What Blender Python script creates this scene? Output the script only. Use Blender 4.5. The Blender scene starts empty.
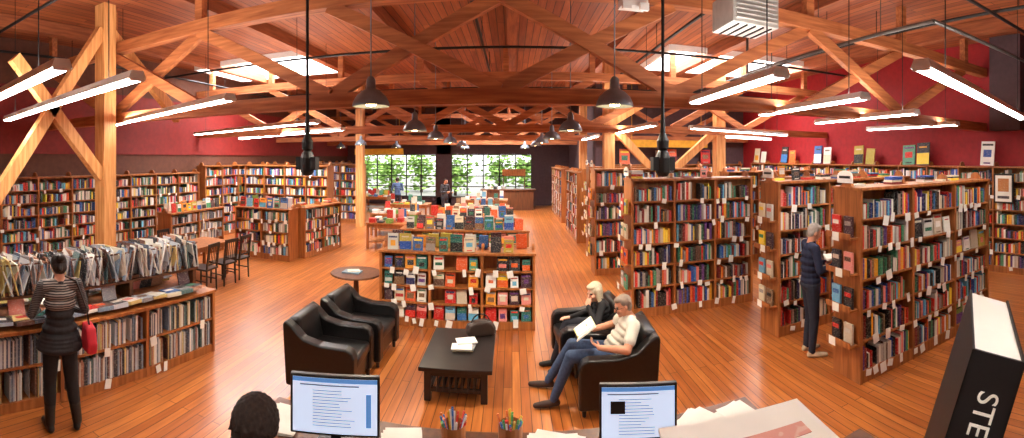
import bpy, math, random
import numpy as np
from mathutils import Vector, Matrix
random.seed(11)
R=random.random; U=random.uniform
S=bpy.context.scene; C=S.collection
pi=math.pi

# ---------------------------------------------------------------- materials
def lin(c):
    return tuple(((x/255)/12.92 if x/255<=0.04045 else ((x/255+0.055)/1.055)**2.4) for x in c)
def newmat(name):
    m=bpy.data.materials.new(name); m.use_nodes=True
    nt=m.node_tree; b=nt.nodes['Principled BSDF']
    return m,nt,b
def plain(name,rgb,rough=.6,metal=0,emi=0,var=.12,scale=8,coat=0,st=(1,1,1)):
    m,nt,b=newmat(name); c=lin(rgb)
    tc=nt.nodes.new('ShaderNodeTexCoord'); n=nt.nodes.new('ShaderNodeTexNoise'); n.inputs['Scale'].default_value=scale
    mp=nt.nodes.new('ShaderNodeMapping'); mp.inputs['Scale'].default_value=st
    r=nt.nodes.new('ShaderNodeValToRGB')
    r.color_ramp.elements[0].position=.3; r.color_ramp.elements[1].position=.7
    r.color_ramp.elements[0].color=(*[x*(1-var) for x in c],1); r.color_ramp.elements[1].color=(*[min(1,x*(1+var)) for x in c],1)
    nt.links.new(tc.outputs['Object'],mp.inputs['Vector']); nt.links.new(mp.outputs['Vector'],n.inputs['Vector']); nt.links.new(n.outputs['Fac'],r.inputs['Fac'])
    nt.links.new(r.outputs['Color'],b.inputs['Base Color'])
    b.inputs['Roughness'].default_value=rough; b.inputs['Metallic'].default_value=metal
    if coat: b.inputs['Coat Weight'].default_value=coat
    if emi:
        b.inputs['Emission Color'].default_value=(*c,1); b.inputs['Emission Strength'].default_value=emi
    return m
def stripes(name,a,bb,scale):
    m,nt,b=newmat(name)
    tc=nt.nodes.new('ShaderNodeTexCoord'); n=nt.nodes.new('ShaderNodeTexWave'); n.bands_direction='Z'; n.inputs['Scale'].default_value=scale; n.inputs['Distortion'].default_value=1.5
    r=nt.nodes.new('ShaderNodeValToRGB'); r.color_ramp.elements[0].position=.45; r.color_ramp.elements[1].position=.6
    r.color_ramp.elements[0].color=(*lin(a),1); r.color_ramp.elements[1].color=(*lin(bb),1)
    nt.links.new(tc.outputs['Object'],n.inputs['Vector']); nt.links.new(n.outputs['Fac'],r.inputs['Fac']); nt.links.new(r.outputs['Color'],b.inputs['Base Color'])
    b.inputs['Roughness'].default_value=.8
    return m
def wood(name,a,bb,rough=.45,stretch=(1,1,12),scale=5):
    m,nt,b=newmat(name)
    tc=nt.nodes.new('ShaderNodeTexCoord'); mp=nt.nodes.new('ShaderNodeMapping')
    mp.inputs['Scale'].default_value=tuple(scale/s for s in stretch)
    n=nt.nodes.new('ShaderNodeTexNoise'); n.inputs['Scale'].default_value=4; n.inputs['Detail'].default_value=5
    r=nt.nodes.new('ShaderNodeValToRGB')
    r.color_ramp.elements[0].position=.35; r.color_ramp.elements[1].position=.68
    r.color_ramp.elements[0].color=(*lin(a),1); r.color_ramp.elements[1].color=(*lin(bb),1)
    nt.links.new(tc.outputs['Object'],mp.inputs['Vector']); nt.links.new(mp.outputs['Vector'],n.inputs['Vector'])
    nt.links.new(n.outputs['Fac'],r.inputs['Fac']); nt.links.new(r.outputs['Color'],b.inputs['Base Color'])
    b.inputs['Roughness'].default_value=rough
    return m
def planks(name,c1,c2,gap,rough,row=.12,length=3.,coat=0,rot=pi/2,lo=(.62,.55,.5),mort=.004):
    m,nt,b=newmat(name)
    tc=nt.nodes.new('ShaderNodeTexCoord'); mp=nt.nodes.new('ShaderNodeMapping'); mp.inputs['Rotation'].default_value=(0,0,rot)
    br=nt.nodes.new('ShaderNodeTexBrick'); br.inputs['Scale'].default_value=1
    br.inputs['Brick Width'].default_value=length; br.inputs['Row Height'].default_value=row; br.inputs['Mortar Size'].default_value=mort
    br.inputs['Color1'].default_value=(*lin(c1),1); br.inputs['Color2'].default_value=(*lin(c2),1); br.inputs['Mortar'].default_value=(*lin(gap),1)
    br.offset=.37
    n=nt.nodes.new('ShaderNodeTexNoise'); n.inputs['Scale'].default_value=1.5; n.inputs['Detail'].default_value=6
    mp2=nt.nodes.new('ShaderNodeMapping'); mp2.inputs['Scale'].default_value=(14,1,14) if abs(rot)>.1 else (1,14,14)
    r=nt.nodes.new('ShaderNodeValToRGB'); r.color_ramp.elements[0].position=.3; r.color_ramp.elements[1].position=.75
    r.color_ramp.elements[0].color=(*lo,1); r.color_ramp.elements[1].color=(1,1,1,1)
    mx=nt.nodes.new('ShaderNodeMix'); mx.data_type='RGBA'; mx.blend_type='MULTIPLY'; mx.inputs[0].default_value=1
    L=nt.links.new
    L(tc.outputs['Object'],mp.inputs['Vector']); L(mp.outputs['Vector'],br.inputs['Vector'])
    L(tc.outputs['Object'],mp2.inputs['Vector']); L(mp2.outputs['Vector'],n.inputs['Vector']); L(n.outputs['Fac'],r.inputs['Fac'])
    L(br.outputs['Color'],mx.inputs[6]); L(r.outputs['Color'],mx.inputs[7]); L(mx.outputs[2],b.inputs['Base Color'])
    b.inputs['Roughness'].default_value=rough
    if coat: b.inputs['Coat Weight'].default_value=coat; b.inputs['Coat Roughness'].default_value=.18
    return m
def bookmat():
    m,nt,b=newmat('book_covers'); L=nt.links.new
    a=nt.nodes.new('ShaderNodeAttribute'); a.attribute_name='Col'
    tc=nt.nodes.new('ShaderNodeTexCoord'); mp=nt.nodes.new('ShaderNodeMapping'); mp.inputs['Scale'].default_value=(1,1,2.2)
    n=nt.nodes.new('ShaderNodeTexNoise'); n.inputs['Scale'].default_value=48; n.inputs['Detail'].default_value=0
    r=nt.nodes.new('ShaderNodeValToRGB')
    r.color_ramp.elements[0].position=.6; r.color_ramp.elements[0].color=(0,0,0,1); r.color_ramp.elements[1].position=.68; r.color_ramp.elements[1].color=(.25,.25,.25,1)
    mx=nt.nodes.new('ShaderNodeMix'); mx.data_type='RGBA'; mx.inputs[7].default_value=(.8,.75,.6,1)
    L(tc.outputs['Object'],mp.inputs['Vector']); L(mp.outputs['Vector'],n.inputs['Vector']); L(n.outputs['Fac'],r.inputs['Fac']); L(r.outputs['Color'],mx.inputs[0])
    L(a.outputs['Color'],mx.inputs[6]); L(mx.outputs[2],b.inputs['Base Color']); b.inputs['Roughness'].default_value=.45
    return m
M_case=wood('bookcase_wood',(140,80,38),(184,114,60),.4)
M_caseD=wood('dark_oak',(86,50,32),(116,70,42),.4)
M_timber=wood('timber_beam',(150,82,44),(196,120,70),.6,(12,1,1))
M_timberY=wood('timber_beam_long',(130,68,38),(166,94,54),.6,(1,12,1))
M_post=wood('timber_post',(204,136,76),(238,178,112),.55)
M_floor=planks('floor_planks',(208,128,62),(178,98,42),(84,42,18),.32,.1,2.6,.22)
M_ceil=planks('ceiling_planks',(178,100,54),(142,72,38),(64,30,14),.6,.16,4,mort=.008)
M_book=bookmat()
M_tag=plain('white_card',(246,243,234),.7,var=.03)
M_red=plain('red_plaster',(152,22,28),.7)
M_redD=plain('dark_red_plaster',(130,30,26),.7)
M_dk=plain('dark_plaster',(84,62,66),.8)
M_brown=plain('brown_plaster',(96,56,40),.8)
M_yel=plain('ochre_paint',(216,160,40),.7)
M_leather=plain('black_leather',(20,18,18),.3,var=.3,scale=30)
M_black=plain('black_lacquer',(34,27,25),.35,var=.2)
M_iron=plain('black_iron',(24,22,22),.5,.3)
M_steel=plain('dark_steel',(90,84,80),.4,.5)
M_grey=plain('grey_enamel',(122,128,138),.35,.2)
M_white=plain('white_enamel',(240,238,234),.4,var=.03)
M_tube=plain('fluorescent_tube',(255,252,246),.4,emi=32,var=0)
M_bulb=plain('lamp_bulb',(255,224,160),.4,emi=40,var=0)
M_glassframe=plain('window_frame',(60,52,46),.5)
M_screen=plain('lcd_screen',(206,222,248),.3,emi=.75,var=.02)
M_scrblue=plain('lcd_blue',(90,140,200),.3,emi=.6,var=.02)
M_scrtxt=plain('lcd_text',(120,130,150),.3,emi=.35,var=.02)
M_leaf=plain('foliage',(140,176,84),.7,var=.5,scale=2)
M_bark=plain('bark',(80,58,40),.8)
M_pave=plain('pavement',(150,148,140),.8)
M_paper=plain('paper',(244,241,230),.7,var=.05)

# ---------------------------------------------------------------- mesh builder
class MB:
    def __init__(s): s.v=[];s.f=[];s.m=[];s.c=[]
    def add(s,vs,fs,m=0,c=(1,1,1)):
        o=len(s.v); s.v.extend(vs)
        for f in fs: s.f.append([i+o for i in f]); s.m.append(m); s.c.append(c)
    def box(s,x,y,z,sx,sy,sz,m=0,c=(1,1,1),T=None):
        hx,hy,hz=sx/2,sy/2,sz/2
        vs=[(-hx,-hy,-hz),(hx,-hy,-hz),(hx,hy,-hz),(-hx,hy,-hz),(-hx,-hy,hz),(hx,-hy,hz),(hx,hy,hz),(-hx,hy,hz)]
        if T is not None: vs=[tuple(T@Vector(p)) for p in vs]
        vs=[(a+x,b+y,d+z) for a,b,d in vs]
        s.add(vs,[(0,3,2,1),(4,5,6,7),(0,1,5,4),(1,2,6,5),(2,3,7,6),(3,0,4,7)],m,c)
    def beam(s,p,q,w,h,m=0,c=(1,1,1)):
        p=Vector(p);q=Vector(q);d=(q-p);L=d.length;d.normalize()
        up=Vector((0,0,1)) if abs(d.z)<.95 else Vector((0,1,0))
        a=d.cross(up).normalized(); b=a.cross(d).normalized()
        T=Matrix((d,a,b)).transposed(); mid=(p+q)/2
        s.box(mid.x,mid.y,mid.z,L,w,h,m,c,T)
    def cyl(s,p,q,r0,r1=None,n=12,m=0,c=(1,1,1),cap=True):
        if r1 is None:r1=r0
        p=Vector(p);q=Vector(q);d=(q-p).normalized()
        up=Vector((0,0,1)) if abs(d.z)<.95 else Vector((0,1,0))
        a=d.cross(up).normalized(); b=a.cross(d).normalized()
        vs=[]
        for P,r in ((p,r0),(q,r1)):
            for i in range(n):
                t=2*pi*i/n; vs.append(tuple(P+a*math.cos(t)*r+b*math.sin(t)*r))
        fs=[(i,n+i,n+(i+1)%n,(i+1)%n) for i in range(n)]
        if cap: fs+= [tuple(range(n)),tuple(range(2*n-1,n-1,-1))]
        s.add(vs,fs,m,c)
    def lathe(s,x,y,z,prof,n=20,m=0,c=(1,1,1)):
        vs=[];fs=[]
        for r,h in prof:
            for i in range(n):
                t=2*pi*i/n; vs.append((x+r*math.cos(t),y+r*math.sin(t),z+h))
        for k in range(len(prof)-1):
            for i in range(n): fs.append((k*n+i,k*n+(i+1)%n,(k+1)*n+(i+1)%n,(k+1)*n+i))
        s.add(vs,fs,m,c)
    def prism(s,poly,axis,a0,a1,m=0,c=(1,1,1)):
        n=len(poly);vs=[]
        for a in (a0,a1):
            for u,v in poly: vs.append({'x':(a,u,v),'y':(u,a,v),'z':(u,v,a)}[axis])
        fs=[(i,(i+1)%n,n+(i+1)%n,n+i) for i in range(n)]+[tuple(range(n-1,-1,-1)),tuple(range(n,2*n))]
        s.add(vs,fs,m,c)
    def obj(s,name,mats,parent=None,loc=(0,0,0),rz=0,smooth=False,bevel=0,seg=2):
        me=bpy.data.meshes.new(name); me.from_pydata(s.v,[],s.f)
        for m in mats: me.materials.append(m)
        me.polygons.foreach_set('material_index',s.m)
        ca=me.color_attributes.new('Col','FLOAT_COLOR','CORNER')
        buf=[]
        for f,c in zip(s.f,s.c): buf.extend((c[0],c[1],c[2],1.0)*len(f))
        ca.data.foreach_set('color',buf)
        if smooth: me.polygons.foreach_set('use_smooth',[True]*len(s.f))
        me.update(); me.validate()
        o=bpy.data.objects.new(name,me); C.objects.link(o)
        o.location=loc; o.rotation_euler=(0,0,rz)
        if parent: o.parent=parent
        if bevel:
            b=o.modifiers.new('bevel','BEVEL'); b.width=bevel; b.segments=seg; b.limit_method='ANGLE'
        return o
def empty(name,loc=(0,0,0),rz=0):
    e=bpy.data.objects.new(name,None); C.objects.link(e); e.location=loc; e.rotation_euler=(0,0,rz); e.empty_display_size=.1; return e

PAL=[lin(c) for c in [(240,236,222),(244,240,230),(220,208,180),(232,228,220),(196,190,178),(18,18,22),(24,22,26),(36,36,44),(26,30,84),(24,74,160),(186,22,20),(214,40,26),
     (124,18,22),(24,100,70),(60,140,100),(232,160,30),(246,212,60),(222,92,28),(88,56,40),(124,90,60),(96,50,120),(100,180,214),(40,100,160),(206,190,172),(150,140,132),(226,120,110)]]
PALF=[lin(c) for c in [(240,236,222),(246,242,234),(222,210,180),(244,206,50),(206,204,196),(40,42,50),(196,34,28),(30,110,100),(84,150,120),(232,150,40),(220,90,40),(130,98,70),(110,170,200),(40,94,160),(200,184,160),(226,140,130),(30,28,34),(110,150,60),(70,40,50),(180,160,60)]]
PALM=[lin(c) for c in [(238,234,226),(226,224,220),(200,204,210),(180,190,200),(220,210,190),(150,150,155),(90,100,120),(170,120,96),(240,238,230),(120,140,160),(40,40,48),(214,190,120),(110,70,60),(80,110,110),(60,60,66)]]

def books_row(mb,x0,x1,y,s,z,clear,dmax,mi,avg=.03,pal=PAL,hr=(.55,.93)):
    x=x0+U(0,.02)
    hh=clear*U(*hr)
    while x<x1-.01:
        if R()<.035: x+=U(.02,.10); continue
        if R()<.25: hh=clear*U(*hr)
        w=avg*U(.45,1.8)
        if x+w>x1: break
        h=min(hh*U(.9,1.06),clear*.96); d=dmax*U(.75,1)
        c=random.choice(pal); k=U(.8,1.1); c=tuple(min(1,a*k) for a in c)
        mb.box(x+w/2,y-s*d/2-s*U(0,.02),z+h/2,w*.93,d,h,mi,c)
        x+=w
def face_out(mb,x0,x1,y,s,z,clear,mi,pal=PALF,step=.19):
    n=max(1,int((x1-x0)/step)); st=(x1-x0)/n
    for i in range(n):
        if R()<.06: continue
        w=st*U(.66,.95); h=min(clear*.94,w*U(1.2,1.6)); c=random.choice(pal)
        T=Matrix.Rotation(s*.1,3,'X')@Matrix.Rotation(U(-.04,.04),3,'Y')
        xx=x0+st*(i+.5)
        mb.box(xx,y-s*.035,z+h/2,w,.03,h,mi,c,T)
        def lab(dz,lw,lh,dx=0):
            o=T@Vector((dx,s*.0165,dz)); mb.box(xx+o.x,y-s*.035+o.y,z+h/2+o.z,lw,.003,lh,mi,random.choice(PAL),T)
        k=R()
        if k<.4: lab(h*U(.2,.34),w*.8,h*U(.08,.16)); lab(-h*U(.05,.2),w*U(.4,.9),h*U(.2,.4))
        elif k<.7: lab(-h*.22,w*.99,h*.5); lab(h*.3,w*.6,h*.07)
        elif k<.9: lab(h*.0,w*.6,h*.3); lab(h*.36,w*.8,h*.08); lab(-h*.4,w*.5,h*.06)
def cards(mb,x0,x1,y,z,p,m,s=-1):
    x=x0+U(.05,.3)
    while x<x1-.05:
        if R()<p:
            T=Matrix.Rotation(U(-.25,.25),3,'Y')
            mb.box(x,y+s*.008,z-U(.0,.05),U(.05,.10),.003,U(.06,.13),m,(1,1,1),T)
        x+=U(.1,.32)
def bookcase(name,loc,rz,W,H,D,ns,double=False,bay=.9,base=.12,face=0.,tagp=.35,avg=.03,endcap=False,cap=True,wm=None,pal=PAL,top=None,sign=False,hr=(.55,.93)):
    wm=wm or M_case
    e=empty(name,loc,rz); fr=MB(); bk=MB()
    nb=max(1,round(W/bay)); bw=W/nb
    for i in range(nb+1):
        x=-W/2+i*bw; x=min(max(x,-W/2+.02),W/2-.02)
        fr.box(x,0,H/2,.04,D,H)
        if cap:
            r=min(.09,D*.3)
            poly=[(-r*1.6,H)]+[(-r*math.cos(t),H+.02+r*math.sin(t)) for t in np.linspace(0,pi,9)]+[(r*1.6,H)]
            fr.prism([(float(a),float(b)) for a,b in poly],'x',x-.02,x+.02)
    if double: fr.box(0,0,H/2,W-.04,.02,H-.02)
    else: fr.box(0,D/2-.012,H/2,W-.04,.02,H-.02)
    fr.box(0,0,base/2,W-.02,D-.02,base); fr.box(0,0,H-.015,W+.03,D+.03,.035)
    gap=(H-base-.04)/ns
    sides=[-1,1] if double else [-1]
    dm=(D/2-.05) if double else D-.07
    for k in range(ns):
        z=base+k*gap
        fr.box(0,0,z+.0125,W-.04,D-.015,.025)
        for s in sides:
            for b in range(nb):
                x0=-W/2+b*bw+.045; x1=x0+bw-.09
                if R()<face: face_out(bk,x0,x1,s*(D/2-.03),s,z+.026,gap-.03,0,PALF,.165 if face>.5 else .19)
                else: books_row(bk,x0,x1,s*(D/2-.02),s,z+.026,gap-.03,min(dm,.2),0,avg,pal,hr)
            if tagp: cards(bk,-W/2+.05,W/2-.05,s*(D/2),z+.02,tagp,1,s)
    if top=='face':
        for s in sides: face_out(bk,-W/2+.1,W/2-.1,s*(D/2-.07),s,H+.004,.30,0,PALF,.2)
    if top=='big':
        for b in range(nb):
            if b%2==0 or R()<.3:
                x0=-W/2+b*bw+.06
                for j in range(2): face_out(bk,x0+j*bw/2,x0+(j+1)*bw/2-.04,-(D/2-.09),-1,H+.02,.62,0,PALF,.4)
    if top=='stack':
        x=-W/2+.15
        while x<W/2-.2:
            if R()<.6:
                z=H+.004
                for j in range(random.randint(1,4)):
                    t=U(.02,.04); bk.box(x,U(-.03,.03),z+t/2,.2,.15,t,0,random.choice(pal)); z+=t
            elif R()<.5:
                face_out(bk,x-.08,x+.1,-.08,-1,H+.004,.24,0)
            x+=U(.25,.5)
    if endcap:
        for k in range(4):
            z=.45+k*.42
            fr.box(-W/2-.07,0,z,.14,D-.06,.02); fr.box(-W/2-.135,0,z+.03,.012,D-.06,.06)
            for j in (-1,1):
                c=random.choice(PALF); bk.box(-W/2-.06,j*D*.22,z+.13,.03,.15,.24,0,c)
                bk.box(-W/2-.078,j*D*.22,z+.17,.004,.11,.05,0,random.choice(PAL))
            bk.box(-W/2-.146,U(-.1,.1),z+.01,.004,.12,.1,1)
    fr.obj('frame',[wm],e); bk.obj('books',[M_book,M_tag],e)
    if sign:
        sg=MB(); a=[(-.14,H+.05),(.14,H+.05),(.14,H+.13)]+[(.14*math.cos(t),H+.13+.07*math.sin(t)) for t in np.linspace(0,pi,8)]+[(-.14,H+.13)]
        sg.prism([(float(p),float(q)) for p,q in a],'x',-W/2-.03,-W/2-.015); sg.box(-W/2-.032,0,H+.12,.004,.2,.03,1,(1,1,1)); sg.obj('category_sign',[M_tag,M_black],e)
    return e

# ---------------------------------------------------------------- room shell
XL,XR,YB,YF,ZC=-9.6,9.6,-3.,25.,5.5
def slab(name,x0,x1,y0,y1,z0,z1,mat):
    mb=MB(); mb.box((x0+x1)/2,(y0+y1)/2,(z0+z1)/2,x1-x0,y1-y0,z1-z0); return mb.obj(name,[mat])
slab('floor',XL-.2,XR+.2,YB-.2,YF+.2,-.12,0,M_floor)
holes=[(-9.0,-5.0,10.6,13.2),(3.9,8.3,10.6,13.2),(-3.2,1.5,18.3,20.6)]
mb=MB()
xs=sorted({XL-.2,XR+.2,*[h[0] for h in holes],*[h[1] for h in holes]}); ys=sorted({YB-.2,YF+.2,*[h[2] for h in holes],*[h[3] for h in holes]})
for i in range(len(xs)-1):
    for j in range(len(ys)-1):
        cx,cy=(xs[i]+xs[i+1])/2,(ys[j]+ys[j+1])/2
        if any(h[0]<cx<h[1] and h[2]<cy<h[3] for h in holes): continue
        mb.box(cx,cy,ZC+.1,xs[i+1]-xs[i],ys[j+1]-ys[j],.2)
mb.obj('ceiling',[M_ceil])
for h in holes:
    mb=MB(); x0,x1,y0,y1=h
    for x in (x0,x1): mb.box(x,(y0+y1)/2,ZC+.2,.08,y1-y0,.7)
    for y in (y0,y1): mb.box((x0+x1)/2,y,ZC+.2,x1-x0,.08,.7)
    n=4
    for i in range(1,n): mb.box(x0+(x1-x0)*i/n,(y0+y1)/2,ZC+.5,.05,y1-y0,.06)
    mb.box((x0+x1)/2,(y0+y1)/2,ZC+.5,x1-x0,.05,.06)
    mb.obj('skylight',[M_white])
slab('wall_left',XL-.2,XL,YB-.2,YF+.2,0,ZC,M_brown)
slab('wall_right',XR,XR+.2,YB-.2,YF+.2,0,ZC,M_red)
slab('wall_rear',XL,XR,YB-.2,YB,0,ZC,M_brown)
slab('trim_1',XL,XL+.04,YB,YF,2.75,4.4,M_redD)
mb=MB()
def wb(x0,x1,z0,z1): mb.box((x0+x1)/2,YF+.1,(z0+z1)/2,x1-x0,.2,z1-z0)
wb(XL,-8.6,0,ZC); wb(-4.25,-3.4,0,ZC); wb(1.1,XR,0,ZC); wb(-8.6,1.1,2.85,ZC); wb(-8.6,1.1,0,.45)
mb.obj('wall_front',[M_dk])
for nm,x0,x1,n in (('window_1',-8.6,-4.25,5),('window_2',-3.4,1.1,5)):
    mb=MB()
    for i in range(n+1): mb.box(x0+(x1-x0)*i/n,YF+.05,1.65,.09 if i in(0,n) else .06,.08,2.4)
    for z in (.48,1.05,1.65,2.25,2.82): mb.box((x0+x1)/2,YF+.05,z,x1-x0,.08,.05)
    mb.obj(nm,[M_glassframe])
slab('wall_partition',3.2,XR,17.0,17.2,0,ZC,M_dk)
slab('wall_return',3.2,3.4,17.2,YF,0,ZC,M_dk)
slab('baseboard_right',XR-.03,XR,YB,17,0,.15,M_case)
slab('baseboard_left',XL,XL+.03,YB,YF,0,.15,M_case)
slab('trim_2',XR-.3,XR,4.4,5.2,3.3,ZC,M_dk)

def truss(Y,zb=3.3,zt=4.62):
    mb=MB()
    mb.box(0,Y,zb+.10,19.1,.18,.19); mb.box(0,Y,zt+.1,19.1,.2,.2)
    w=2.2
    for k in range(-4,5):
        x=k*w-.15
        if abs(x)<9.2: mb.box(x,Y,(zt+.2+ZC)/2,.14,.14,ZC-zt-.22)
        for sgn in ((1,-1) if k in (-1,0,2,-3) else (1,) if k%2 else (-1,)):
            xa,xb=(x,x+w) if sgn>0 else (x+w,x)
            if k>=4 : continue
            mb.beam((xa,Y+.03*sgn,zb+.17),(xb,Y+.03*sgn,zt+.02),.11,.17)
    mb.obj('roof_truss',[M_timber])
for Y in (5.5,11.4,16.6,22): truss(Y)
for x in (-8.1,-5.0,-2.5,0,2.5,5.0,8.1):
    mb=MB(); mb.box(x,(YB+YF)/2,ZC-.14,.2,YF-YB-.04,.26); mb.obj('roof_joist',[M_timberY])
def post(x,y,braces=(),z1=ZC):
    mb=MB(); mb.box(0,0,z1/2,.28,.28,z1-.01)
    for a,b in braces: mb.beam(a,b,.16,.2)
    mb.obj('timber_post',[M_post],loc=(x,y,0))
post(-6.6,5.2,[((0,-.1,5.0),(0,-2.3,1.9)),((0,.1,5.0),(0,2.0,3.5)),((0,-.1,2.3),(0,-1.9,4.3))])
post(-6.6,1.6)
post(2.55,11.7,[((.1,0,3.5),(1.35,0,2.2)),((3.1,0,3.4),(1.7,0,2.2)),((.1,0,3.6),(1.9,0,4.7))])
post(5.8,11.7); post(-5.75,16.4); post(2.8,17.6)
mb=MB()
for x in (-8.9,-.6,3.0,6.3): mb.cyl((x,YB+.1,4.98),(x,16.8,4.98),.03,n=8)
for y in (3.4,9.2,14.5): mb.cyl((XL+.1,y,4.92),(XR-.1,y,4.92),.028,n=8)
for x in (-8.9,-.6,3.0,6.3):
    for y in range(0,17,3): mb.cyl((x,y,4.98),(x,y,ZC-.01),.008,n=5)
mb.obj('sprinkler_pipes',[M_iron])

# ---------------------------------------------------------------- lights
def fluoro(p,q,z=3.32):
    e=empty('fluorescent_light',((p[0]+q[0])/2,(p[1]+q[1])/2,z)); a=MB(); b=MB()
    L=math.hypot(q[0]-p[0],q[1]-p[1]); e.rotation_euler=(0,0,math.atan2(q[1]-p[1],q[0]-p[0]))
    h=L/2
    a.box(0,0,.045,L,.12,.045)
    for s in (-1,1): a.prism([(s*.06,.025),(s*.06,.06),(s*.085,.0),(s*.08,-.005)],'x',-h,h)
    for s in (-.038,.038): b.cyl((-h+.03,s,.0),(h-.03,s,.0),.022,n=8)
    for s in (-1,1): a.box(s*(h-.012),0,.01,.024,.14,.06)
    c=MB()
    for t in (-.76,.76): c.cyl((t*h,0,.065),(t*h,0,ZC-z-.01),.006,n=5)
    a.obj('housing',[M_white],e); b.obj('tubes',[M_tube],e); c.obj('cables',[M_iron],e)
    l=bpy.data.lights.new('ceiling_fill','AREA'); l.shape='RECTANGLE'; l.size=L*.95; l.size_y=.1; l.energy=19*L; l.color=(1,.95,.88)  # added fill lamp on top of the housing, brightens the ceiling
    lo=bpy.data.objects.new('ceiling_fill',l); C.objects.link(lo); lo.parent=e; lo.location=(0,0,.075); lo.rotation_euler=(pi,0,0)
F=[((-2.8,1.8),(-6.9,2.45)),((-2.8,2.55),(-7.16,3.45)),((-3.0,4.15),(-7.0,5.75)),((-3.55,7.7),(-8.3,9.8)),((-3.9,9.9),(-8.9,12.9)),
   ((2.05,3.0),(2.15,5.0)),((3.55,3.55),(3.7,5.95)),((5.3,4.2),(5.4,6.7)),((7.55,4.95),(7.6,7.5)),((2.63,2.05),(7.0,3.25)),
   ((2.85,8.7),(2.75,13.0)),((3.9,9.3),(7.6,10.9)),((6.0,12.6),(8.8,13.6)),((2.6,13.5),(2.6,16.2)),((-1.6,-.5),(2.2,-.5))]  # last entry: unseen fixture behind the camera, added to brighten the foreground
for p,q in F: fluoro(p,q)
def pendant(x,y,z,power=55):
    e=empty('pendant_lamp',(x,y,z)); a=MB()
    a.lathe(0,0,0,[(.205,0),(.21,.01),(.2,.05),(.17,.11),(.12,.16),(.07,.19),(.055,.2),(.05,.3),(.03,.33),(0,.34)])
    a.lathe(0,0,0,[(.2,.004),(.19,.05),(.16,.1),(.11,.15),(.06,.18)])
    a.cyl((0,0,.3),(0,0,ZC-z-.01),.008,n=6); a.obj('shade',[M_grey],e,smooth=True)
    b=MB(); b.lathe(0,0,.0,[(0,.0),(.05,.01),(.08,.05),(.07,.09),(.03,.14)],14); b.obj('bulb',[M_bulb],e,smooth=True)
    l=bpy.data.lights.new('bulb_light','SPOT'); l.energy=power; l.color=(1,.9,.74); l.shadow_soft_size=.06; l.spot_size=2.3; l.spot_blend=.6
    lo=bpy.data.objects.new('bulb_light',l); C.objects.link(lo); lo.parent=e; lo.location=(0,0,-.03)
for x,y,z in ((-1.54,4.75,3.22),(1.13,4.87,3.22),(-1.69,7.7,3.12),(1.02,7.8,3.12),(-1.8,10.5,3.1),(.95,10.7,3.1),(-1.85,13.4,3.1),(.9,13.5,3.1),(-1.9,17,3.1),(.9,17,3.1),(-2.2,21,3.1),(.6,21,3.1),(-5,19,3.1),(-5.2,14.9,3.1),(-7.6,19,3.1)):
    pendant(x,y,z,220)
def area(name,loc,sx,sy,energy,col,rot=(0,0,0)):
    l=bpy.data.lights.new(name,'AREA'); l.shape='RECTANGLE'; l.size=sx; l.size_y=sy; l.energy=energy; l.color=col
    o=bpy.data.objects.new(name,l); C.objects.link(o); o.location=loc; o.rotation_euler=rot
for h in holes: area('skylight_daylight',((h[0]+h[1])/2,(h[2]+h[3])/2,ZC+.75),h[1]-h[0],h[3]-h[2],1200,(.96,.98,1))
def speaker(x,y,z0,z1):
    a=MB(); a.cyl((0,0,z1-.02),(0,0,ZC-.01),.018,n=8)
    a.lathe(0,0,z0,[(0,0),(.05,.01),(.075,.05),(.08,.2),(.06,.26),(.04,.28),(.06,.3),(.065,.38),(.03,.46),(.02,z1-z0)],14)
    a.box(.09,0,z0+.14,.06,.1,.14); a.box(-.09,0,z0+.14,.06,.1,.14)
    a.obj('hanging_speaker',[M_iron],loc=(x,y,0))
speaker(-2.2,4.5,2.45,3.15); speaker(1.55,4.45,2.45,3.1)
e=empty('unit_heater',(2.45,4.3,0)); a=MB(); a.box(0,0,4.22,.56,.5,.34)
for i in range(6): a.box(0,-.26,4.1+i*.048,.5,.03,.02)
for i in range(5): a.box(-.2+i*.1,0,4.04,.02,.46,.02,1)
a.obj('casing',[plain('heater_grey',(180,176,170),.5),M_black],e,bevel=.01); b=MB()
for x in (-.2,.2): b.cyl((x,0,4.38),(x,0,ZC-.01),.012,n=6)
b.obj('hangers',[M_steel],e)
mb=MB(); mb.cyl((4.9,3.6,4.5),(4.9,8.5,4.5),.03); mb.cyl((4.9,8.5,4.5),(4.9,8.5,ZC-.01),.03); mb.cyl((4.9,3.6,4.5),(9.4,3.6,4.5),.03)
for t in (.2,.5,.8): mb.cyl((4.9,3.6+4.9*t,4.5),(4.9,3.6+4.9*t,ZC-.01),.008,n=5)
mb.obj('gas_pipes',[M_steel])
e=empty('emergency_light',(1.35,4.9,0)); a=MB(); a.box(0,0,4.4,.3,.2,.12); a.cyl((0,0,4.45),(0,0,ZC-.01),.012,n=6); a.box(-.1,-.11,4.33,.1,.06,.08); a.box(.1,-.11,4.33,.1,.06,.08); a.obj('fixture',[M_white],e)

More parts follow.
